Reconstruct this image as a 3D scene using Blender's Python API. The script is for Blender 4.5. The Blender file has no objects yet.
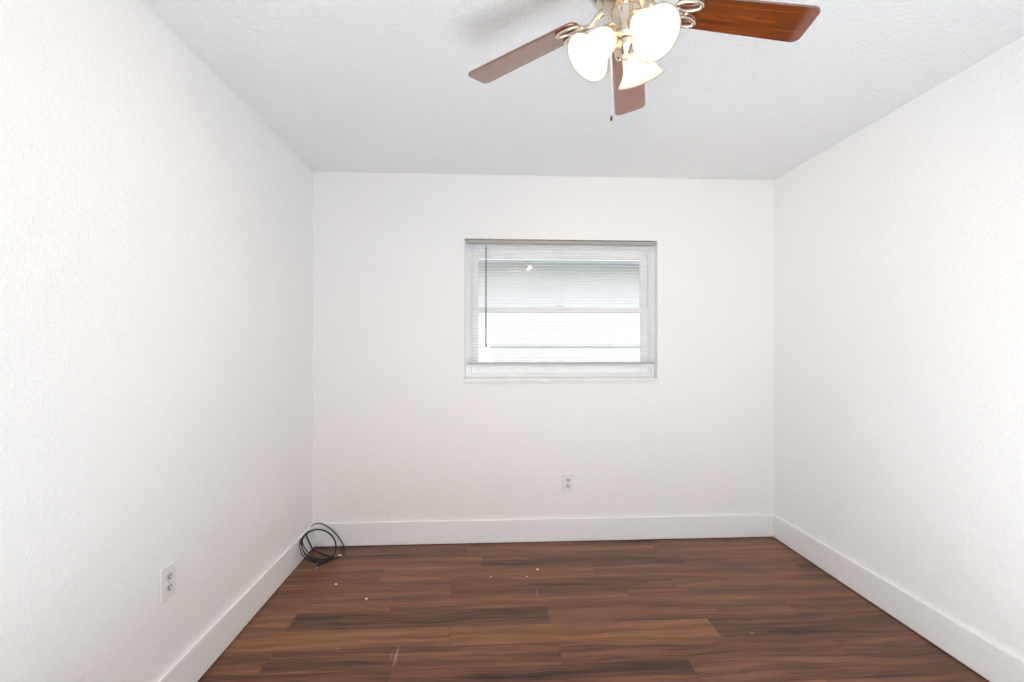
import bpy, bmesh, math, random
from mathutils import Vector, Matrix
random.seed(7)
S = bpy.context.scene
COL = S.collection
PI = math.pi

# ------------------------------------------------------------------ camera
D, L, R, H = 3.096, 1.136, 1.9587, 2.44          # back wall y, left/right wall x, ceiling
REAR = -0.52
CAMZ = 1.3063
cam = bpy.data.cameras.new('camera')
cam_o = bpy.data.objects.new('camera', cam)
COL.objects.link(cam_o)
cam.sensor_fit = 'HORIZONTAL'
cam.sensor_width = 36.0
cam.lens = 466.2 / 1024 * 36.0
cam.shift_y = 4.77 / 1024
cam.clip_start = 0.02
cam_o.location = (0, 0, CAMZ)
cam_o.rotation_euler = (PI / 2, 0, -0.0525)
S.camera = cam_o

# ------------------------------------------------------------------ colour management, sky, sun, added fill lights
S.view_settings.view_transform = 'Standard'
S.view_settings.look = 'None'
S.view_settings.gamma = 1.0
S.view_settings.use_curve_mapping = False
S.view_settings.exposure = 0.08
S.cycles.diffuse_bounces = 10
S.cycles.max_bounces = 16
S.cycles.transparent_max_bounces = 16

world = bpy.data.worlds.new('sky')
S.world = world
world.use_nodes = True
wn = world.node_tree
wn.nodes.clear()
wo = wn.nodes.new('ShaderNodeOutputWorld')
wb = wn.nodes.new('ShaderNodeBackground')
sky = wn.nodes.new('ShaderNodeTexSky')
sky.sky_type = 'NISHITA'
sky.sun_disc = False
sky.sun_elevation = math.radians(52)
sky.sun_rotation = math.radians(200)
wb.inputs['Strength'].default_value = 0.43
haze = wn.nodes.new('ShaderNodeHueSaturation')       # hazy, nearly overcast sky
haze.inputs['Saturation'].default_value = 0.35
wn.links.new(sky.outputs[0], haze.inputs['Color'])
wn.links.new(haze.outputs[0], wb.inputs['Color'])
wn.links.new(wb.outputs[0], wo.inputs['Surface'])

sun = bpy.data.lights.new('sun', 'SUN')
sun.energy = 0.6
sun.angle = math.radians(1.5)
sun.color = (1.0, 0.96, 0.9)
sun_o = bpy.data.objects.new('sun', sun)
COL.objects.link(sun_o)
sun_o.rotation_euler = (math.radians(40), 0, math.radians(-12))

# fill light added behind the camera, aimed in through the doorway
door_fill = bpy.data.lights.new('doorway_fill', 'AREA')
door_fill.shape = 'RECTANGLE'
door_fill.size, door_fill.size_y = 1.3, 1.5
door_fill.energy = 39
door_fill.color = (0.90, 0.945, 1.0)
door_fill_o = bpy.data.objects.new('doorway_fill', door_fill)
COL.objects.link(door_fill_o)
door_fill_o.location = (-0.35, REAR - 0.75, 0.95)
door_fill_o.rotation_euler = (PI / 2 + math.radians(20), 0, math.radians(-42))             # shines towards +Y

# unseen uplight added near the floor to brighten ceiling and walls
uplight = bpy.data.lights.new('fill_uplight', 'AREA')
uplight.shape = 'RECTANGLE'
uplight.size, uplight.size_y = 1.3, 1.5
uplight.energy = 37
uplight.color = (0.77, 0.91, 1.0)
uplight_o = bpy.data.objects.new('fill_uplight', uplight)
COL.objects.link(uplight_o)
uplight_o.location = (0.45, 0.50, 0.09)
uplight_o.rotation_euler = (PI, math.radians(9), 0)
LAMP_POWER = 830.0                                  # emission strength of each bulb of the fan light


# ------------------------------------------------------------------ mesh helpers
class MB:
    def __init__(self):
        self.v = []
        self.f = []

    def add(self, verts, faces):
        o = len(self.v)
        self.v += [tuple(p) for p in verts]
        self.f += [tuple(i + o for i in q) for q in faces]
        return self

    def box(self, x0, x1, y0, y1, z0, z1):
        return self.add([(x0, y0, z0), (x1, y0, z0), (x1, y1, z0), (x0, y1, z0),
                         (x0, y0, z1), (x1, y0, z1), (x1, y1, z1), (x0, y1, z1)],
                        [(0, 3, 2, 1), (4, 5, 6, 7), (0, 1, 5, 4), (1, 2, 6, 5), (2, 3, 7, 6), (3, 0, 4, 7)])

    def tube(self, pts, r, n=8, closed=False, cap=True):
        pts = [Vector(p) for p in pts]
        m = len(pts)
        T = []
        for i in range(m):
            if closed:
                t = pts[(i + 1) % m] - pts[i - 1]
            else:
                t = pts[min(i + 1, m - 1)] - pts[max(i - 1, 0)]
            T.append(t.normalized())
        a = Vector((0, 0, 1)) if abs(T[0].z) < 0.9 else Vector((1, 0, 0))
        nrm = (a - T[0] * a.dot(T[0])).normalized()
        verts = []
        for i in range(m):
            nrm = (nrm - T[i] * nrm.dot(T[i])).normalized()
            b = T[i].cross(nrm)
            rr = r[i] if isinstance(r, (list, tuple)) else r
            for k in range(n):
                c = 2 * PI * k / n
                verts.append(pts[i] + (nrm * math.cos(c) + b * math.sin(c)) * rr)
        faces = []
        for i in range(m if closed else m - 1):
            j = (i + 1) % m
            for k in range(n):
                l = (k + 1) % n
                faces.append((i * n + k, i * n + l, j * n + l, j * n + k))
        if cap and not closed:
            faces.append(tuple(range(n))[::-1])
            faces.append(tuple((m - 1) * n + k for k in range(n)))
        return self.add(verts, faces)

    def lathe(self, prof, n=32, M=None, closed=False, cap=True):
        """prof: (radius, height) pairs revolved about local Z"""
        M = M or Matrix()
        verts = []
        for r, z in prof:
            for k in range(n):
                c = 2 * PI * k / n
                verts.append(M @ Vector((r * math.cos(c), r * math.sin(c), z)))
        faces = []
        m = len(prof)
        for i in range(m if closed else m - 1):
            j = (i + 1) % m
            for k in range(n):
                l = (k + 1) % n
                faces.append((i * n + k, i * n + l, j * n + l, j * n + k))
        if cap and not closed:
            faces.append(tuple(range(n))[::-1])
            faces.append(tuple((m - 1) * n + k for k in range(n)))
        return self.add(verts, faces)

    def prism(self, outline, z0, z1, M=None):
        M = M or Matrix()
        n = len(outline)
        verts = [M @ Vector((x, y, z0)) for x, y in outline] + [M @ Vector((x, y, z1)) for x, y in outline]
        faces = [tuple(range(n))[::-1], tuple(range(n, 2 * n))]
        for k in range(n):
            l = (k + 1) % n
            faces.append((k, l, n + l, n + k))
        return self.add(verts, faces)

    def build(self, name, mat, parent=None, bevel=0.0, smooth=False, seg=2):
        me = bpy.data.meshes.new(name)
        me.from_pydata(self.v, [], self.f)
        bm = bmesh.new()
        bm.from_mesh(me)
        bmesh.ops.recalc_face_normals(bm, faces=bm.faces)
        if bevel:
            ed = [e for e in bm.edges if len(e.link_faces) == 2 and e.calc_face_angle(0) > 0.6]
            bmesh.ops.bevel(bm, geom=ed, offset=bevel, segments=seg, affect='EDGES', profile=0.5)
        bm.to_mesh(me)
        bm.free()
        if smooth:
            for p in me.polygons:
                p.use_smooth = True
            if smooth == 'auto':
                try:
                    me.set_sharp_from_angle(angle=math.radians(40))
                except Exception:
                    pass
        me.materials.append(mat)
        o = bpy.data.objects.new(name, me)
        COL.objects.link(o)
        if parent:
            o.parent = parent
        return o


def smooth_path(pts, sub=8, closed=False):
    """Catmull-Rom through the points"""
    P = [Vector(p) for p in pts]
    out = []
    m = len(P)
    for i in range(m if closed else m - 1):
        if closed:
            a, b, c, d = P[i - 1], P[i], P[(i + 1) % m], P[(i + 2) % m]
        else:
            a, b, c, d = P[max(i - 1, 0)], P[i], P[i + 1], P[min(i + 2, m - 1)]
        for k in range(sub):
            t = k / sub
            out.append(0.5 * ((2 * b) + (c - a) * t + (2 * a - 5 * b + 4 * c - d) * t * t + (3 * b - a - 3 * c + d) * t ** 3))
    if not closed:
        out.append(P[-1])
    return out


def tag(o, label=None, cat=None, group=None, kind=None):
    if label:
        o['label'] = label
    if cat:
        o['category'] = cat
    if group:
        o['group'] = group
    if kind:
        o['kind'] = kind
    return o


def thing(name, loc, label, cat, group=None, rz=0):
    o = bpy.data.objects.new(name, None)
    o.empty_display_size = 0.05
    COL.objects.link(o)
    o.location = loc
    o.rotation_euler = (0, 0, rz)
    return tag(o, label, cat, group)


# ------------------------------------------------------------------ materials
def new_mat(name):
    m = bpy.data.materials.new(name)
    m.use_nodes = True
    nt = m.node_tree
    b = nt.nodes['Principled BSDF']
    return m, nt, b


def plain(name, col, rough=0.5, metal=0.0, spec=None, noise=0.0, nscale=40, bump=0.0, bscale=80):
    m, nt, b = new_mat(name)
    b.inputs['Base Color'].default_value = (*col, 1)
    b.inputs['Roughness'].default_value = rough
    b.inputs['Metallic'].default_value = metal
    if spec is not None:
        b.inputs['Specular IOR Level'].default_value = spec
    tc = nt.nodes.new('ShaderNodeTexCoord')
    if noise:
        n = nt.nodes.new('ShaderNodeTexNoise')
        n.inputs['Scale'].default_value = nscale
        n.inputs['Detail'].default_value = 3
        r = nt.nodes.new('ShaderNodeValToRGB')
        r.color_ramp.elements[0].position = 0.3
        r.color_ramp.elements[1].position = 0.7
        r.color_ramp.elements[0].color = (*[c * (1 - noise) for c in col], 1)
        r.color_ramp.elements[1].color = (*[min(1, c * (1 + noise)) for c in col], 1)
        nt.links.new(tc.outputs['Object'], n.inputs['Vector'])
        nt.links.new(n.outputs['Fac'], r.inputs['Fac'])
        nt.links.new(r.outputs['Color'], b.inputs['Base Color'])
    if bump:
        n = nt.nodes.new('ShaderNodeTexNoise')
        n.inputs['Scale'].default_value = bscale
        n.inputs['Detail'].default_value = 4
        bp = nt.nodes.new('ShaderNodeBump')
        bp.inputs['Strength'].default_value = bump
        bp.inputs['Distance'].default_value = 0.004
        nt.links.new(tc.outputs['Object'], n.inputs['Vector'])
        nt.links.new(n.outputs['Fac'], bp.inputs['Height'])
        nt.links.new(bp.outputs['Normal'], b.inputs['Normal'])
    return m


def wall_material(name, col, scale, strength, dist, detail=3, blotch=0.015):
    """painted plaster with a fine orange-peel relief"""
    m, nt, b = new_mat(name)
    N, K = nt.nodes, nt.links
    tc = N.new('ShaderNodeTexCoord')
    n1 = N.new('ShaderNodeTexNoise')
    n1.inputs['Scale'].default_value = scale
    n1.inputs['Detail'].default_value = detail
    n1.inputs['Roughness'].default_value = 0.55
    n2 = N.new('ShaderNodeTexNoise')
    n2.inputs['Scale'].default_value = scale * 0.35
    n2.inputs['Detail'].default_value = 2
    ad = N.new('ShaderNodeMath')
    ad.operation = 'ADD'
    bp = N.new('ShaderNodeBump')
    bp.inputs['Strength'].default_value = strength
    bp.inputs['Distance'].default_value = dist
    K.new(tc.outputs['Object'], n1.inputs['Vector'])
    K.new(tc.outputs['Object'], n2.inputs['Vector'])
    K.new(n1.outputs['Fac'], ad.inputs[0])
    K.new(n2.outputs['Fac'], ad.inputs[1])
    K.new(ad.outputs[0], bp.inputs['Height'])
    K.new(bp.outputs['Normal'], b.inputs['Normal'])
    n3 = N.new('ShaderNodeTexNoise')
    n3.inputs['Scale'].default_value = 1.7
    n3.inputs['Detail'].default_value = 4
    rp = N.new('ShaderNodeValToRGB')
    rp.color_ramp.elements[0].color = (*[c * (1 - blotch) for c in col], 1)
    rp.color_ramp.elements[1].color = (*[min(1, c * (1 + blotch)) for c in col], 1)
    K.new(tc.outputs['Object'], n3.inputs['Vector'])
    K.new(n3.outputs['Fac'], rp.inputs['Fac'])
    K.new(rp.outputs['Color'], b.inputs['Base Color'])
    b.inputs['Roughness'].default_value = 0.75
    b.inputs['Specular IOR Level'].default_value = 0.25
    return m


def plank_material():
    m, nt, b = new_mat('walnut_plank_flooring')
    N, K = nt.nodes, nt.links

    def math_(op, a, bb=None, clamp=False):
        n = N.new('ShaderNodeMath')
        n.operation = op
        n.use_clamp = clamp
        for i, q in enumerate((a, bb)):
            if q is None:
                continue
            if isinstance(q, (int, float)):
                n.inputs[i].default_value = q
            else:
                K.new(q, n.inputs[i])
        return n.outputs[0]

    def comb(x, y, z):
        n = N.new('ShaderNodeCombineXYZ')
        for i, q in enumerate((x, y, z)):
            if isinstance(q, (int, float)):
                n.inputs[i].default_value = q
            else:
                K.new(q, n.inputs[i])
        return n.outputs[0]

    def white(vec):
        n = N.new('ShaderNodeTexWhiteNoise')
        n.noise_dimensions = '3D'
        K.new(vec, n.inputs['Vector'])
        return n

    def noise(vec, scale, detail, rough=0.6, dist=0.0):
        n = N.new('ShaderNodeTexNoise')
        n.inputs['Scale'].default_value = scale
        n.inputs['Detail'].default_value = detail
        n.inputs['Roughness'].default_value = rough
        n.inputs['Distortion'].default_value = dist
        K.new(vec, n.inputs['Vector'])
        return n.outputs['Fac']

    def mix(kind, fac, a, bb):
        n = N.new('ShaderNodeMix')
        n.data_type = 'RGBA'
        n.blend_type = kind
        for i, q in ((0, fac), (6, a), (7, bb)):
            if isinstance(q, (int, float)):
                n.inputs[i].default_value = q
            elif isinstance(q, tuple):
                n.inputs[i].default_value = q
            else:
                K.new(q, n.inputs[i])
        return n.outputs[2]

    tc = N.new('ShaderNodeTexCoord')
    sp = N.new('ShaderNodeSeparateXYZ')
    K.new(tc.outputs['Object'], sp.inputs[0])
    X, Y = sp.outputs[0], sp.outputs[1]
    W, LEN = 0.142, 1.22
    ry = math_('DIVIDE', math_('ADD', Y, 10.03), W)
    row = math_('FLOOR', ry)
    fy = math_('FRACT', ry)
    off = white(comb(row, 3.7, 0.0)).outputs['Value']
    rx = math_('DIVIDE', math_('ADD', math_('ADD', X, 20.0), math_('MULTIPLY', off, LEN)), LEN)
    colm = math_('FLOOR', rx)
    fx = math_('FRACT', rx)
    wn_ = white(comb(row, colm, 1.0))
    pid = wn_.outputs['Value']
    sc = N.new('ShaderNodeSeparateColor')
    K.new(wn_.outputs['Color'], sc.inputs[0])
    r2, r3 = sc.outputs[1], sc.outputs[2]
    # grain coordinates, shifted for each plank
    gx = math_('ADD', X, math_('MULTIPLY', pid, 37.0))
    gy = math_('ADD', Y, math_('MULTIPLY', r2, 11.0))
    wob = noise(comb(math_('MULTIPLY', gx, 2.2), math_('MULTIPLY', gy, 5.0), 0.0), 1.0, 2)
    gy2 = math_('ADD', gy, math_('MULTIPLY', math_('SUBTRACT', wob, 0.5), 0.075))
    broad = noise(comb(math_('MULTIPLY', gx, 1.1), math_('MULTIPLY', gy2, 19.0), r3), 1.0, 4, 0.6, 0.3)
    fine = noise(comb(math_('MULTIPLY', gx, 3.0), math_('MULTIPLY', gy2, 110.0), r3), 1.0, 4, 0.65, 0.2)
    tone = math_('ADD', math_('ADD', math_('MULTIPLY', broad, 0.66), 0.105), math_('MULTIPLY', fine, 0.46))
    tone = math_('ADD', tone, math_('MULTIPLY', math_('SUBTRACT', pid, 0.5), 0.15))
    rp = N.new('ShaderNodeValToRGB')
    e = rp.color_ramp.elements
    e[0].position = 0.42
    e[0].color = (0.017, 0.0070, 0.0040, 1)
    e[1].position = 0.87
    e[1].color = (0.320, 0.136, 0.062, 1)
    for p, c in ((0.51, (0.052, 0.0204, 0.0105, 1)), (0.61, (0.124, 0.048, 0.0235, 1)), (0.73, (0.205, 0.083, 0.039, 1))):
        q = e.new(p)
        q.color = c
    K.new(tone, rp.inputs['Fac'])
    colr = rp.outputs['Color']
    # seams
    ey = math_('MULTIPLY', math_('MINIMUM', fy, math_('SUBTRACT', 1.0, fy)), W)
    ex = math_('MULTIPLY', math_('MINIMUM', fx, math_('SUBTRACT', 1.0, fx)), LEN)
    seam = math_('LESS_THAN', math_('MINIMUM', ey, ex), 0.0010)
    colr = mix('MIX', math_('MULTIPLY', seam, 0.65), colr, (0.012, 0.007, 0.005, 1))
    # pale scuffs: (x, y, half length x, half length y, strength)
    mask = None
    for (cx, cy, hx, hy, st) in ((-0.384, 1.985, 0.010, 0.075, 0.42), (-0.405, 1.99, 0.004, 0.05, 0.25),
                                 (0.262, 2.43, 0.006, 0.09, 0.22), (1.20, 2.06, 0.016, 0.012, 0.25),
                                 (1.115, 2.263, 0.008, 0.012, 0.3), (-0.645, 2.05, 0.012, 0.006, 0.35)):
        dx = math_('DIVIDE', math_('SUBTRACT', X, cx), hx)
        dy = math_('DIVIDE', math_('SUBTRACT', Y, cy), hy)
        d = math_('SQRT', math_('ADD', math_('MULTIPLY', dx, dx), math_('MULTIPLY', dy, dy)))
        k = math_('MULTIPLY', math_('SUBTRACT', 1.0, d, True), st)
        mask = k if mask is None else math_('MAXIMUM', mask, k)
    br = noise(comb(math_('MULTIPLY', X, 60.0), math_('MULTIPLY', Y, 60.0), 0.0), 1.0, 3)
    mask = math_('MULTIPLY', mask, math_('ADD', br, 0.5), True)
    colr = mix('MIX', mask, colr, (0.55, 0.5, 0.45, 1))
    K.new(colr, b.inputs['Base Color'])
    rough = math_('ADD', math_('MULTIPLY', broad, 0.10), 0.27)
    K.new(rough, b.inputs['Roughness'])
    b.inputs['Specular IOR Level'].default_value = 0.3
    hgt = math_('SUBTRACT', math_('MULTIPLY', fine, 0.25), seam)
    bp = N.new('ShaderNodeBump')
    bp.inputs['Strength'].default_value = 0.25
    bp.inputs['Distance'].default_value = 0.0008
    K.new(hgt, bp.inputs['Height'])
    K.new(bp.outputs['Normal'], b.inputs['Normal'])
    return m


def blade_material():
    """lacquered cherry veneer, grain along local X"""
    m, nt, b = new_mat('lacquered_cherry_veneer')
    N, K = nt.nodes, nt.links
    tc = N.new('ShaderNodeTexCoord')
    mp = N.new('ShaderNodeMapping')
    mp.inputs['Scale'].default_value = (4.0, 70.0, 10.0)
    n1 = N.new('ShaderNodeTexNoise')
    n1.inputs['Scale'].default_value = 1.0
    n1.inputs['Detail'].default_value = 4
    n1.inputs['Distortion'].default_value = 0.3
    rp = N.new('ShaderNodeValToRGB')
    rp.color_ramp.elements[0].position = 0.3
    rp.color_ramp.elements[0].color = (0.085, 0.017, 0.003, 1)
    rp.color_ramp.elements[1].position = 0.72
    rp.color_ramp.elements[1].color = (0.270, 0.062, 0.009, 1)
    K.new(tc.outputs['Object'], mp.inputs['Vector'])
    K.new(mp.outputs[0], n1.inputs['Vector'])
    K.new(n1.outputs['Fac'], rp.inputs['Fac'])
    K.new(rp.outputs['Color'], b.inputs['Base Color'])
    b.inputs['Roughness'].default_value = 0.4
    b.inputs['Specular IOR Level'].default_value = 0.0
    b.inputs['Coat Weight'].default_value = 1.0
    b.inputs['Coat IOR'].default_value = 2.7
    b.inputs['Coat Roughness'].default_value = 0.07
    return m


def glass_material():
    m, nt, b = new_mat('window_glass')
    N, K = nt.nodes, nt.links
    N.remove(b)
    tr = N.new('ShaderNodeBsdfTransparent')
    tr.inputs['Color'].default_value = (0.97, 0.985, 0.98, 1)
    gl = N.new('ShaderNodeBsdfGlossy')
    gl.inputs['Roughness'].default_value = 0.01
    fr = N.new('ShaderNodeFresnel')
    fr.inputs['IOR'].default_value = 1.5
    mx = N.new('ShaderNodeMixShader')
    K.new(fr.outputs[0], mx.inputs[0])
    K.new(tr.outputs[0], mx.inputs[1])
    K.new(gl.outputs[0], mx.inputs[2])
    K.new(mx.outputs[0], N['Material Output'].inputs['Surface'])
    return m


def shade_material():
    """frosted opal glass, lit from inside by its bulb"""
    m, nt, b = new_mat('frosted_opal_glass')
    N, K = nt.nodes, nt.links
    tl = N.new('ShaderNodeBsdfTranslucent')
    tl.inputs['Color'].default_value = (0.95, 0.93, 0.90, 1)
    df = N.new('ShaderNodeBsdfDiffuse')
    df.inputs['Color'].default_value = (0.92, 0.90, 0.86, 1)
    mx = N.new('ShaderNodeMixShader')
    mx.inputs[0].default_value = 0.86
    gl = N.new('ShaderNodeBsdfGlossy')
    gl.inputs['Roughness'].default_value = 0.25
    fr = N.new('ShaderNodeFresnel')
    fr.inputs['IOR'].default_value = 1.35
    m2 = N.new('ShaderNodeMixShader')
    K.new(df.outputs[0], mx.inputs[1])
    K.new(tl.outputs[0], mx.inputs[2])
    K.new(fr.outputs[0], m2.inputs[0])
    K.new(mx.outputs[0], m2.inputs[1])
    K.new(gl.outputs[0], m2.inputs[2])
    K.new(m2.outputs[0], N['Material Output'].inputs['Surface'])
    N.remove(b)
    return m


def bulb_material():
    m, nt, b = new_mat('glowing_bulb')
    b.inputs['Base Color'].default_value = (0.95, 0.9, 0.8, 1)
    b.inputs['Emission Color'].default_value = (1.0, 0.72, 0.42, 1)
    b.inputs['Emission Strength'].default_value = LAMP_POWER
    return m


M_wall = wall_material('white_wall_paint', (0.89, 0.89, 0.89), 125, 0.6, 0.005)
M_back = wall_material('warm_lit_wall_paint', (0.86, 0.84, 0.825), 125, 0.45, 0.004)  # warm tint of lamp and floor bounce is put into the white
M_ceil = wall_material('popcorn_ceiling', (0.92, 0.92, 0.92), 160, 0.9, 0.009, 4)
M_floor = plank_material()
M_trim = plain('semi_gloss_white_trim', (0.86, 0.86, 0.86), 0.35, bump=0.05, bscale=30)
M_frame = plain('white_window_frame', (0.90, 0.905, 0.91), 0.35, noise=0.02, nscale=8)
M_sill = plain('white_marble_sill', (0.80, 0.78, 0.76), 0.3, noise=0.06, nscale=9)
M_glass = glass_material()
M_head = plain('backlit_headrail', (0.40, 0.375, 0.345), 0.45, noise=0.02)  # darker tone paints in the shade on the backlit rail
M_slat = plain('white_vinyl_slat', (0.92, 0.92, 0.925), 0.4, noise=0.01)
M_rail = plain('backlit_bottom_rail', (0.42, 0.42, 0.43), 0.4, noise=0.03)  # grey stands for the rail's backlit side, painted into its colour
M_wand = plain('smoky_clear_wand', (0.16, 0.165, 0.17), 0.2, noise=0.05)
M_cord = plain('white_cord', (0.70, 0.70, 0.70), 0.7, noise=0.05)
M_plate = plain('white_outlet_plastic', (0.80, 0.80, 0.78), 0.35, noise=0.01)
M_recept = plain('shaded_receptacle_plastic', (0.66, 0.655, 0.64), 0.35, noise=0.01)  # grey face stands in for the shaded gap around it
M_slot = plain('dark_outlet_slot', (0.05, 0.05, 0.05), 0.6, noise=0.1)
M_screw = plain('outlet_screw', (0.55, 0.55, 0.53), 0.4, 0.6, noise=0.1)
M_cable = plain('black_cable_jacket', (0.016, 0.015, 0.015), 0.38, noise=0.2)
M_conn = plain('shiny_connector', (0.80, 0.72, 0.58), 0.25, 1.0, noise=0.05)
M_clip = plain('white_tie', (0.80, 0.79, 0.77), 0.5, noise=0.03)
M_chip = plain('white_plaster_crumb', (0.88, 0.86, 0.82), 0.8, noise=0.08, nscale=300)
M_nickel = plain('brushed_nickel', (0.70, 0.61, 0.50), 0.22, 1.0, noise=0.05, nscale=120)
M_fob = plain('dark_bronze_fob', (0.10, 0.075, 0.05), 0.35, 0.8, noise=0.05)
M_blade = blade_material()
M_edge = M_blade
M_shade = shade_material()
M_bulb = bulb_material()
M_socket = plain('cream_socket', (0.75, 0.70, 0.60), 0.5, noise=0.03)
M_stucco = wall_material('white_exterior_stucco', (0.80, 0.79, 0.76), 60, 0.4, 0.004)
M_soffit = plain('painted_soffit', (0.72, 0.74, 0.76), 0.6, noise=0.03)
M_shingle = plain('grey_shingle', (0.24, 0.25, 0.27), 0.9, noise=0.3, nscale=18, bump=0.6, bscale=30)
M_ground = plain('pale_concrete_ground', (0.50, 0.49, 0.46), 0.85, noise=0.12, nscale=6)


# ------------------------------------------------------------------ room shell
def structure(o, label, cat):
    return tag(o, label, cat, kind='structure')


WT = 0.16
structure(MB().box(-L - WT, R + WT, REAR - WT, D + WT, -0.12, 0).box(-2.36, 3.16, REAR - 2.76, REAR - WT, -0.12, 0).build('floor', M_floor),
          'dark walnut brown wood plank floor of the empty room', 'floor')
structure(MB().box(-2.5, 3.3, REAR - 2.9, D + 0.60, H, H + 0.16).build('ceiling', M_ceil),  # slab extended beyond the room to block the sun
          'white popcorn textured ceiling above the room', 'ceiling')
structure(MB().box(-L - WT, -L, REAR - WT, D + WT, 0, H).build('wall_left', M_wall),
          'white textured wall on the left with one outlet', 'wall')
structure(MB().box(R, R + WT, REAR - WT, D + WT, 0, H).build('wall_right', M_wall),
          'bare white textured wall on the right', 'wall')
WX0, WX1, WZ0, WZ1 = -0.150, 1.148, 1.067, 2.0165     # window opening
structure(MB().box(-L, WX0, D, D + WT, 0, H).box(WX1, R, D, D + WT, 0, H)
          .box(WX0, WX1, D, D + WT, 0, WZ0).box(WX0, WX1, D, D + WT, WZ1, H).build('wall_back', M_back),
          'white end wall holding the window', 'wall')
structure(MB().box(-L, -1.06, REAR - WT, REAR, 0, H).box(1.10, R, REAR - WT, REAR, 0, H)
          .box(-1.06, 1.10, REAR - WT, REAR, 2.32, H).build('wall_rear', M_wall),
          'white wall with a wide doorway at the near end of the room', 'wall')

structure(MB().box(-2.2, 3.0, REAR - 2.76, REAR - 2.6, 0, H).box(-2.36, -2.2, REAR - 2.76, REAR - WT, 0, H)  # unseen walls added to keep outside light from the doorway
          .box(3.0, 3.16, REAR - 2.76, REAR - WT, 0, H).box(-2.2, -L, REAR - WT, REAR - 0.06, 0, H).box(R, 3.0, REAR - WT, REAR - 0.06, 0, H)
          .build('wall_light_block', M_wall), 'unseen white walls added behind the camera to block outside light', 'wall')
BT, BH, GAP = 0.014, 0.1543, 0.004
structure(MB().box(-L, -L + BT, REAR, D, GAP, BH).build('baseboard_left', M_trim, bevel=0.003),
          'tall white baseboard along the left wall', 'baseboard')
structure(MB().box(R - BT, R, REAR, D, GAP, BH).build('baseboard_right', M_trim, bevel=0.003),
          'tall white baseboard along the right wall', 'baseboard')
structure(MB().box(-L + BT, R - BT, D - BT, D, GAP, BH).build('baseboard_back', M_trim, bevel=0.003),
          'tall white baseboard under the window wall', 'baseboard')

# ------------------------------------------------------------------ window
def ring(mb, x0, x1, z0, z1, y0, y1, wl, wr, wb_, wt):
    mb.box(x0, x0 + wl, y0, y1, z0, z1)
    mb.box(x1 - wr, x1, y0, y1, z0, z1)
    mb.box(x0 + wl, x1 - wr, y0, y1, z0, z0 + wb_)
    mb.box(x0 + wl, x1 - wr, y0, y1, z1 - wt, z1)
    return mb


SZ = 1.0905                                            # top of the sill
win = ring(MB(), WX0, WX1, SZ, WZ1, D + 0.062, D + 0.125, 0.04, 0.04, 0.026, 0.05).build('window_1', M_frame, bevel=0.002)
structure(win, 'white single hung window set into the end wall', 'window')
us = ring(MB(), WX0 + 0.04, WX1 - 0.04, 1.535, WZ1 - 0.05, D + 0.096, D + 0.118, 0.046, 0.046, 0.033, 0.06)
us = us.build('upper_sash', M_frame, win, bevel=0.003)
MB().box(WX0 + 0.084, WX1 - 0.084, D + 0.105, D + 0.109, 1.566, WZ1 - 0.108).build('pane', M_glass, us)
ls = ring(MB(), WX0 + 0.041, WX1 - 0.041, SZ + 0.026, 1.569, D + 0.070, D + 0.093, 0.048, 0.048, 0.080, 0.034)
ls.box(WX0 + 0.12, WX1 - 0.12, D + 0.064, D + 0.070, SZ + 0.075, SZ + 0.083)
ls = ls.build('lower_sash', M_frame, win, bevel=0.003)
MB().box(WX0 + 0.087, WX1 - 0.087, D + 0.080, D + 0.084, SZ + 0.104, 1.537).build('pane', M_glass, ls)
MB().box(0.47, 0.53, D + 0.072, D + 0.090, 1.569, 1.580).build('sash_lock', M_frame, ls, bevel=0.002)
MB().box(WX0 + 0.0005, WX1 - 0.0005, D - 0.0, D + 0.125, WZ0, SZ).box(WX0 - 0.002, WX1 + 0.012, D - 0.016, D - 0.0, WZ0, SZ) \
    .build('window_sill', M_sill, win)

# ------------------------------------------------------------------ blind
BY = D + 0.027
BX0, BX1 = WX0 + 0.012, WX1 - 0.012
blind = thing('window_blind', ((BX0 + BX1) / 2, BY, 1.99),
              'white horizontal mini blind with open slats hanging in the window', 'blind')


def rel(o, parent):
    """keep world coordinates for a mesh built in world space"""
    o.parent = parent
    o.matrix_parent_inverse = Matrix.Translation(-Vector(parent.location))
    return o


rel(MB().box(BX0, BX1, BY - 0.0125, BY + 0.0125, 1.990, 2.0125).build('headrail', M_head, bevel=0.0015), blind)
sl = MB()
z = 1.974
nsl = 0
TILT = math.radians(4)
while z > 1.205:
    sec = []
    for s in (-1, -0.5, 0, 0.5, 1):
        yy = s * 0.0125
        sec.append((yy * math.cos(TILT), 0.0016 * (1 - s * s) + yy * math.sin(TILT)))
    pts = [(a, b + 0.00025) for a, b in sec] + [(a, b - 0.00025) for a, b in reversed(sec)]
    m = len(pts)
    vs = [(BX0 + 0.003, BY + a, z + b) for a, b in pts] + [(BX1 - 0.003, BY + a, z + b) for a, b in pts]
    fs = [tuple(range(m)), tuple(range(m, 2 * m))[::-1]]
    for k in range(m):
        l = (k + 1) % m
        fs.append((k, m + k, m + l, l))
    sl.add(vs, fs)
    z -= 0.0213
    nsl += 1
rel(sl.build('slats', M_slat), blind)
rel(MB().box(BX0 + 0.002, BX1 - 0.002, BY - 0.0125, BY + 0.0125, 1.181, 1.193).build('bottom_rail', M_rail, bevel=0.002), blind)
for cx in (-0.098, 0.50, 1.096):
    c = MB()
    for sy in (-0.0135, 0.0135):
        c.tube([(cx, BY + sy, 1.99), (cx, BY + sy, 1.181)], 0.0007, 5)
    rel(c.build('ladder_cord', M_cord), blind)
c = MB()
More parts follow.
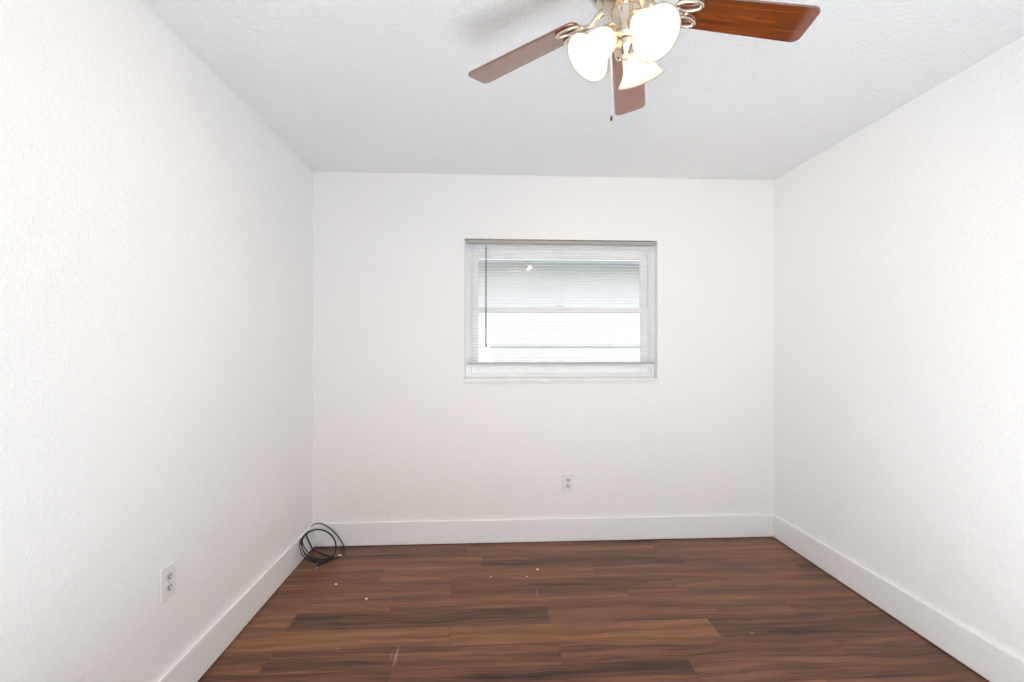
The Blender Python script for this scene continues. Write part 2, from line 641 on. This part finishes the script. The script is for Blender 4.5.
c.tube(smooth_path([(1.106, BY - 0.016, 1.992), (1.108, BY - 0.018, 1.6), (1.106, BY - 0.018, 1.15)], 6), 0.0012, 6)
c.lathe([(0.002, 0), (0.005, 0.003), (0.004, 0.022), (0.0015, 0.028)], 10, Matrix.Translation((1.106, BY - 0.018, 1.124)))
rel(c.build('lift_cord', M_cord), blind)
w = MB()
w.tube([(-0.010, BY - 0.017, 1.985), (-0.010, BY - 0.019, 1.955)], 0.0018, 8)
w.tube([(-0.010, BY - 0.019, 1.958), (-0.0105, BY - 0.021, 1.305)], 0.0042, 6)
w.lathe([(0.003, 0), (0.0055, 0.004), (0.0055, 0.02), (0.004, 0.024)], 10, Matrix.Translation((-0.0105, BY - 0.021, 1.298)))
rel(w.build('tilt_wand', M_wand), blind)


# ------------------------------------------------------------------ outlets
def outlet(loc, rz, label):
    """duplex outlet, local -Y faces the room"""
    t = thing('wall_outlet', loc, label, 'outlet', 'duplex outlets on the walls', rz)
    p = MB().box(-0.0365, 0.0365, -0.0085, 0, -0.0585, 0.0585).build('cover_plate', M_plate, t, bevel=0.0025)
    for s in (-1, 1):
        cz = s * 0.0195
        ol = []
        for k in range(28):
            a = 2 * PI * k / 28
            ol.append((0.0172 * math.cos(a), max(-0.0135, min(0.0135, 0.0172 * math.sin(a)))))
        Mx = Matrix.Translation((0, -0.0085, cz)) @ Matrix.Rotation(PI / 2, 4, 'X')
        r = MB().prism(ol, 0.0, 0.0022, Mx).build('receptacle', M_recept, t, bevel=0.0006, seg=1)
        sm = MB().box(-0.0084, -0.0052, -0.0113, -0.0103, cz - 0.002, cz + 0.0085)
        sm.box(0.0052, 0.0084, -0.0113, -0.0103, cz - 0.001, cz + 0.0075)
        sm.lathe([(0.0034, 0), (0.0034, 0.001)], 12, Matrix.Translation((0, -0.0103, cz - 0.0078)) @ Matrix.Rotation(PI / 2, 4, 'X'))
        sm.build('slot', M_slot, r)
    MB().lathe([(0.0032, 0), (0.0030, 0.0010), (0.0012, 0.0015)], 12,
               Matrix.Translation((0, -0.0085, 0)) @ Matrix.Rotation(PI / 2, 4, 'X')).build('screw', M_screw, t)
    return t


outlet((0.538, D, 0.391), 0, 'small white duplex outlet low on the wall beneath the window')
outlet((-L, 1.714, 0.469), PI / 2, 'white duplex outlet on the left wall above its baseboard')

# ------------------------------------------------------------------ cable coil in the corner
CC = Vector((-1.0239, 2.878, 0.0885))
CN = Vector((0.5543, -0.5011, 0.6646)).normalized()      # the coil leans against the left baseboard
E1 = Vector((-0.0213, -0.0926, -0.0521)).normalized()
E1 = (E1 - CN * E1.dot(CN)).normalized()
E2 = CN.cross(E1)
coil = thing('cable_coil', (CC.x, CC.y, 0.0), 'loose coil of black coaxial cable leaning in the far left corner', 'cable')
cr = 0.0034
pts = []
turns = 6
N_ = 36
amp = [0.0, 0.20, 0.36, 0.04, 0.50, 0.27, 0.0]
lift = [0.0, 0.006, -0.003, 0.010, 0.004, 0.012, 0.0]
rad = [0.110, 0.108, 0.112, 0.104, 0.110, 0.106, 0.110]
for i in range(turns * N_ + 1):
    a = 2 * PI * i / N_ + PI
    k = i / N_
    j = int(min(k, turns - 0.001))
    f = k - j
    f = f * f * (3 - 2 * f)
    A_ = amp[j] * (1 - f) + amp[j + 1] * f
    L_ = lift[j] * (1 - f) + lift[j + 1] * f
    r_ = (rad[j] * (1 - f) + rad[j + 1] * f) * (1 - A_ * max(0.0, math.cos(a)))
    p = CC + E1 * (r_ * math.cos(a)) + E2 * (r_ * math.sin(a)) + CN * L_
    p.x = max(p.x, -L + BT + cr + 0.001)
    p.z = max(p.z, cr + 0.0005)
    pts.append(p)
rel(MB().tube(smooth_path(pts[::2], 2), cr, 8).build('cable', M_cable, smooth=True), coil)
tail = smooth_path([(-1.112, 2.93, 0.141), (-1.108, 2.97, 0.168), (-1.087, 3.02, 0.178), (-1.045, 3.066, 0.149), (-0.9735, 3.074, 0.081),
                    (-0.930, 3.066, 0.016), (-0.900, 2.99, 0.0042), (-0.928, 2.9135, 0.0042), (-0.975, 2.86, 0.0045), (-1.010, 2.81, 0.0042), (-1.0036, 2.792, 0.0042)], 8)
rel(MB().tube(tail, cr, 8).build('cable_tail', M_cable, smooth=True), coil)
t2 = smooth_path([(-1.111, 2.92, 0.159), (-1.119, 2.96, 0.115), (-1.1165, 3.005, 0.055), (-1.112, 3.03, 0.014), (-1.069, 3.004, 0.0042), (-1.004, 2.958, 0.0042), (-0.943, 2.921, 0.0042)], 8)
rel(MB().tube(t2, cr, 8).build('cable_tail', M_cable, smooth=True), coil)


def connector(a, b):
    a, b = Vector(a), Vector(b)
    d = (b - a).normalized()
    q = d.to_track_quat('Z', 'Y').to_matrix().to_4x4()
    mb = MB().lathe([(0.0036, 0), (0.0048, 0.001), (0.0048, 0.012), (0.0056, 0.013), (0.0056, 0.022), (0.0045, 0.023)], 6,
                    Matrix.Translation(a) @ q)
    mb.tube([a + d * 0.022, a + d * 0.028], 0.0007, 5)
    return tag(rel(mb.build('connector', M_conn), coil), 'shiny metal plug end')


connector((-0.925, 2.938, 0.0066), (-0.893, 2.945, 0.0066))
connector((-1.0036, 2.795, 0.0066), (-0.990, 2.775, 0.0066))
tie = smooth_path([(-1.108, 2.925, 0.165), (-1.101, 2.94, 0.175), (-1.084, 2.96, 0.181), (-1.06, 2.985, 0.172), (-1.045, 2.99, 0.158)], 8)
tag(rel(MB().tube(tie, 0.0045, 8).build('tie_strap', M_clip, smooth=True), coil), 'white strap holding the loops')

# ------------------------------------------------------------------ crumbs on the floor
for (x, y, s, lab) in ((0.291, 2.704, 0.0085, 'largest white plaster crumb on the floor, out from the end wall outlet'),
                       (-0.826, 2.593, 0.0070, 'white plaster crumb on the floor nearest the cable coil'),
                       (-0.622, 2.436, 0.0070, 'white plaster crumb on the left floor, second from the cable coil'),
                       (0.223, 2.626, 0.0045, 'tiny white crumb just left of the largest floor crumb'),
                       (0.020, 2.636, 0.0035, 'smallest white crumb, lying farther left of the largest floor crumb')):
    bm = bmesh.new()
    bmesh.ops.create_icosphere(bm, subdivisions=2, radius=s)
    for v in bm.verts:
        v.co *= 0.75 + 0.45 * random.random()
        v.co.z *= 0.55
    zmin = min(v.co.z for v in bm.verts)
    for v in bm.verts:
        v.co.z -= zmin
    me = bpy.data.meshes.new('plaster_crumb')
    bm.to_mesh(me)
    bm.free()
    me.materials.append(M_chip)
    o = bpy.data.objects.new('plaster_crumb', me)
    COL.objects.link(o)
    o.location = (x, y, 0)
    tag(o, lab, 'crumb', 'plaster crumbs on the floor')

# ------------------------------------------------------------------ ceiling fan
FX, FY, FZ = 0.392, 1.303, 2.274                         # hub, height of the blade plane
fan = thing('ceiling_fan', (FX, FY, H), 'ceiling fan with reddish wood blades and a lit three shade lamp', 'ceiling fan')
dz = FZ - H                                              # blade plane in the fan's own coordinates
MB().lathe([(0.070, 0.0), (0.072, -0.008), (0.066, -0.026), (0.05, -0.032)], 40).build('canopy', M_nickel, fan, smooth='auto')
MB().lathe([(0.05, -0.032), (0.09, -0.038), (0.108, -0.052), (0.112, -0.082), (0.108, -0.114), (0.096, -0.134), (0.086, -0.142), (0.05, -0.146)], 48) \
    .build('motor_housing', M_nickel, fan, smooth='auto')
MB().lathe([(0.062, -0.146), (0.066, -0.150), (0.066, -0.172), (0.046, -0.180)], 40).build('flywheel', M_nickel, fan, smooth='auto')
MB().lathe([(0.040, -0.180), (0.043, -0.188), (0.043, -0.198), (0.040, -0.204), (0.040, -0.246), (0.043, -0.252), (0.043, -0.264), (0.038, -0.272), (0.028, -0.276)], 40) \
    .build('switch_housing', M_nickel, fan, smooth='auto')
lk = MB().lathe([(0.030, -0.276), (0.036, -0.282), (0.034, -0.296), (0.022, -0.306), (0.012, -0.312), (0.010, -0.320), (0.004, -0.326)], 32) \
    .build('light_fitter', M_nickel, fan, smooth='auto')

# blades (local X runs out along the blade, local Z up)
R0, R1 = 0.140, 0.539
ol = []


def arc(cx, cy, r, a0, a1, n=6):
    return [(cx + r * math.cos(a0 + (a1 - a0) * k / n), cy + r * math.sin(a0 + (a1 - a0) * k / n)) for k in range(n + 1)]


hw0, hw1 = 0.050, 0.0585
ol += arc(R1 - 0.022, -hw1 + 0.022, 0.022, -PI / 2, 0)
ol += arc(R1 - 0.022, hw1 - 0.022, 0.022, 0, PI / 2)
ol += arc(R0 + 0.03, hw0 - 0.03, 0.03, PI / 2, PI)
ol += arc(R0 + 0.03, -hw0 + 0.03, 0.03, PI, 3 * PI / 2)
PITCH = math.radians(-11.5)
DROOP = math.radians(4.6)                                # the blades sag a little towards their tips
blade0 = iron0 = None
rings = []
for s in (-1, 1):
    lp = []
    for k in range(24):
        a = 2 * PI * k / 24
        ex = 0.173 + 0.036 * math.cos(a)
        lp.append((ex, s * (0.021 + (ex - 0.137) * 0.10) + 0.0145 * math.sin(a), -0.0085))
    rings.append(lp)
for i in range(5):
    az = math.radians(71.6 + 72 * i)
    if blade0 is None:
        bl = MB().prism(ol, -0.0035, 0.0035).build('blade', M_blade, fan, bevel=0.0015, seg=1)
        im = MB()
        for lp in rings:
            im.tube(lp, 0.0052, 8, closed=True)
        im.tube(smooth_path([(0.060, 0, 0.010), (0.085, 0, 0.004), (0.110, 0, -0.010), (0.140, 0, -0.0105), (0.165, 0, -0.0085)], 6),
                [0.011 - 0.00025 * q for q in range(25)], 10)
        im.tube(smooth_path([(0.118, 0, -0.010), (0.135, 0.012, -0.0095), (0.150, 0.016, -0.0085)], 5), 0.006, 8)
        im.tube(smooth_path([(0.118, 0, -0.010), (0.135, -0.012, -0.0095), (0.150, -0.016, -0.0085)], 5), 0.006, 8)
        ir = im.build('blade_bracket', M_nickel, fan, smooth=True)
        blade0, iron0 = bl, ir
        scs = []
        for (sx, sy) in ((0.207, 0.027), (0.207, -0.027), (0.175, 0.0)):
            scs.append(MB().lathe([(0.005, -0.004), (0.0055, -0.011), (0.003, -0.0135)], 10, Matrix.Translation((sx, sy, 0)))
                       .build('screw', M_nickel, ir, smooth='auto'))
    else:
        bl = blade0.copy()
        ir = iron0.copy()
        COL.objects.link(bl)
        COL.objects.link(ir)
        bl.parent = ir.parent = fan
        for s_ in scs:
            q = s_.copy()
            COL.objects.link(q)
            q.parent = ir
    for o in (bl, ir):
        o.location = (0, 0, dz)
        o.rotation_euler = (PITCH, DROOP, az)

# lamps
AX = math.radians(42)                                    # shade axis from straight down
RM, ZM, SL = 0.121, 2.118 - H, 0.104                      # mouth radius position, height, shade length
out_ = [(r_ * 0.96, z_ * 0.963) for r_, z_ in [(0.0235, 0.0), (0.026, 0.006), (0.0345, 0.020), (0.0405, 0.038), (0.0435, 0.058), (0.0485, 0.076), (0.0575, 0.092), (0.0700, 0.106), (0.0725, 0.108)]]
inn_ = [(r - 0.003, z_) for r, z_ in out_[:-1]] + [(0.0684, 0.1052)]
for i in range(3):
    az = math.radians((52, 194, 293)[i])
    ax = Vector((math.sin(AX) * math.cos(az), math.sin(AX) * math.sin(az), -math.cos(AX)))
    mouth = Vector((RM * math.cos(az), RM * math.sin(az), ZM - (0.0, 0.018, 0.0)[i]))
    neck = mouth - ax * SL
    q = Matrix.Translation(neck) @ ax.to_track_quat('Z', 'Y').to_matrix().to_4x4()
    arm = MB().tube(smooth_path([(0.030 * math.cos(az), 0.030 * math.sin(az), -0.287), neck + Vector((0, 0, 0.004)) - ax * 0.030, neck - ax * 0.012], 6), 0.0075, 10)
    arm.lathe([(0.010, -0.022), (0.026, -0.014), (0.029, 0.0), (0.029, 0.010), (0.0255, 0.012)], 28, q)
    am = arm.build('lamp_arm', M_nickel, fan, smooth='auto')
    for k in range(3):
        a = 2 * PI * k / 3 + 0.5
        MB().tube([q @ Vector((0.027 * math.cos(a), 0.027 * math.sin(a), 0.004)), q @ Vector((0.036 * math.cos(a), 0.036 * math.sin(a), 0.004))], 0.0025, 8) \
            .build('thumb_screw', M_nickel, am)
    sh = MB().lathe(out_ + inn_[::-1], 40, q, closed=True).build('lamp_shade', M_shade, fan, smooth=True)
    tag(sh, 'lit frosted bell glass shade')
    MB().lathe([(0.012, 0.0), (0.013, 0.020), (0.011, 0.028)], 20, q).build('socket', M_socket, am, smooth='auto')
    bprof = [(0.010, 0.028), (0.013, 0.036), (0.019, 0.050), (0.0215, 0.062), (0.0195, 0.074), (0.012, 0.083), (0.002, 0.086)]
    tag(MB().lathe(bprof, 20, q).build('bulb', M_bulb, am, smooth=True), 'glowing warm bulb')

# pull chain
ch = MB()
cx, cy = -0.0405, -0.006
z0, z1 = -0.2665, 1.957 - H
ch.tube([(cx + 0.006, cy, z0 + 0.004), (cx - 0.002, cy, z0)], 0.0025, 8)
nb = 0
zz = z0
while zz > z1:
    ch.lathe([(0.0003, 0.0016), (0.0013, 0.0008), (0.0013, -0.0008), (0.0003, -0.0016)], 6, Matrix.Translation((cx - 0.003, cy, zz)))
    zz -= 0.0034
ch.tube([(cx - 0.003, cy, z0), (cx - 0.003, cy, z1)], 0.0006, 5)
pc = ch.build('pull_chain', M_nickel, fan)
MB().lathe([(0.0010, 0.0), (0.0028, -0.002), (0.0034, -0.007), (0.0040, -0.012), (0.003, -0.016), (0.001, -0.018)], 12,
           Matrix.Translation((cx - 0.003, cy, z1))).build('fob', M_fob, pc, smooth='auto')

# ------------------------------------------------------------------ outside the window
NY = D + 3.4
structure(MB().box(-9, 11, D + 0.2, D + 14, -0.32, -0.2).build('ground', M_ground), 'pale concrete yard outside the window', 'ground')
nb_ = thing('neighbor_house', (0.5, NY, -0.2), 'white stucco house next door glimpsed through the blind', 'building')
rel(MB().box(-5, 7, NY, NY + 3, -0.2, 2.45).build('wall', M_stucco), nb_)
rel(MB().box(-5.4, 7.4, NY - 0.42, NY + 3, 2.45, 2.50).build('soffit', M_soffit), nb_)
rel(MB().box(-5.4, 7.4, NY - 0.46, NY - 0.42, 2.42, 2.60).build('fascia', M_soffit), nb_)
rf = MB().add([(-5.4, NY - 0.46, 2.60), (7.4, NY - 0.46, 2.60), (7.4, NY + 3, 3.9), (-5.4, NY + 3, 3.9),
               (-5.4, NY - 0.46, 2.52), (7.4, NY - 0.46, 2.52), (7.4, NY + 3, 3.5), (-5.4, NY + 3, 3.5)],
              [(0, 1, 2, 3), (4, 7, 6, 5), (0, 4, 5, 1), (1, 5, 6, 2), (2, 6, 7, 3), (3, 7, 4, 0)])
rel(rf.build('roof', M_shingle), nb_)
rel(MB().box(-5, 7, NY - 0.03, NY, 1.30, 1.34).build('trim_band', M_soffit), nb_)
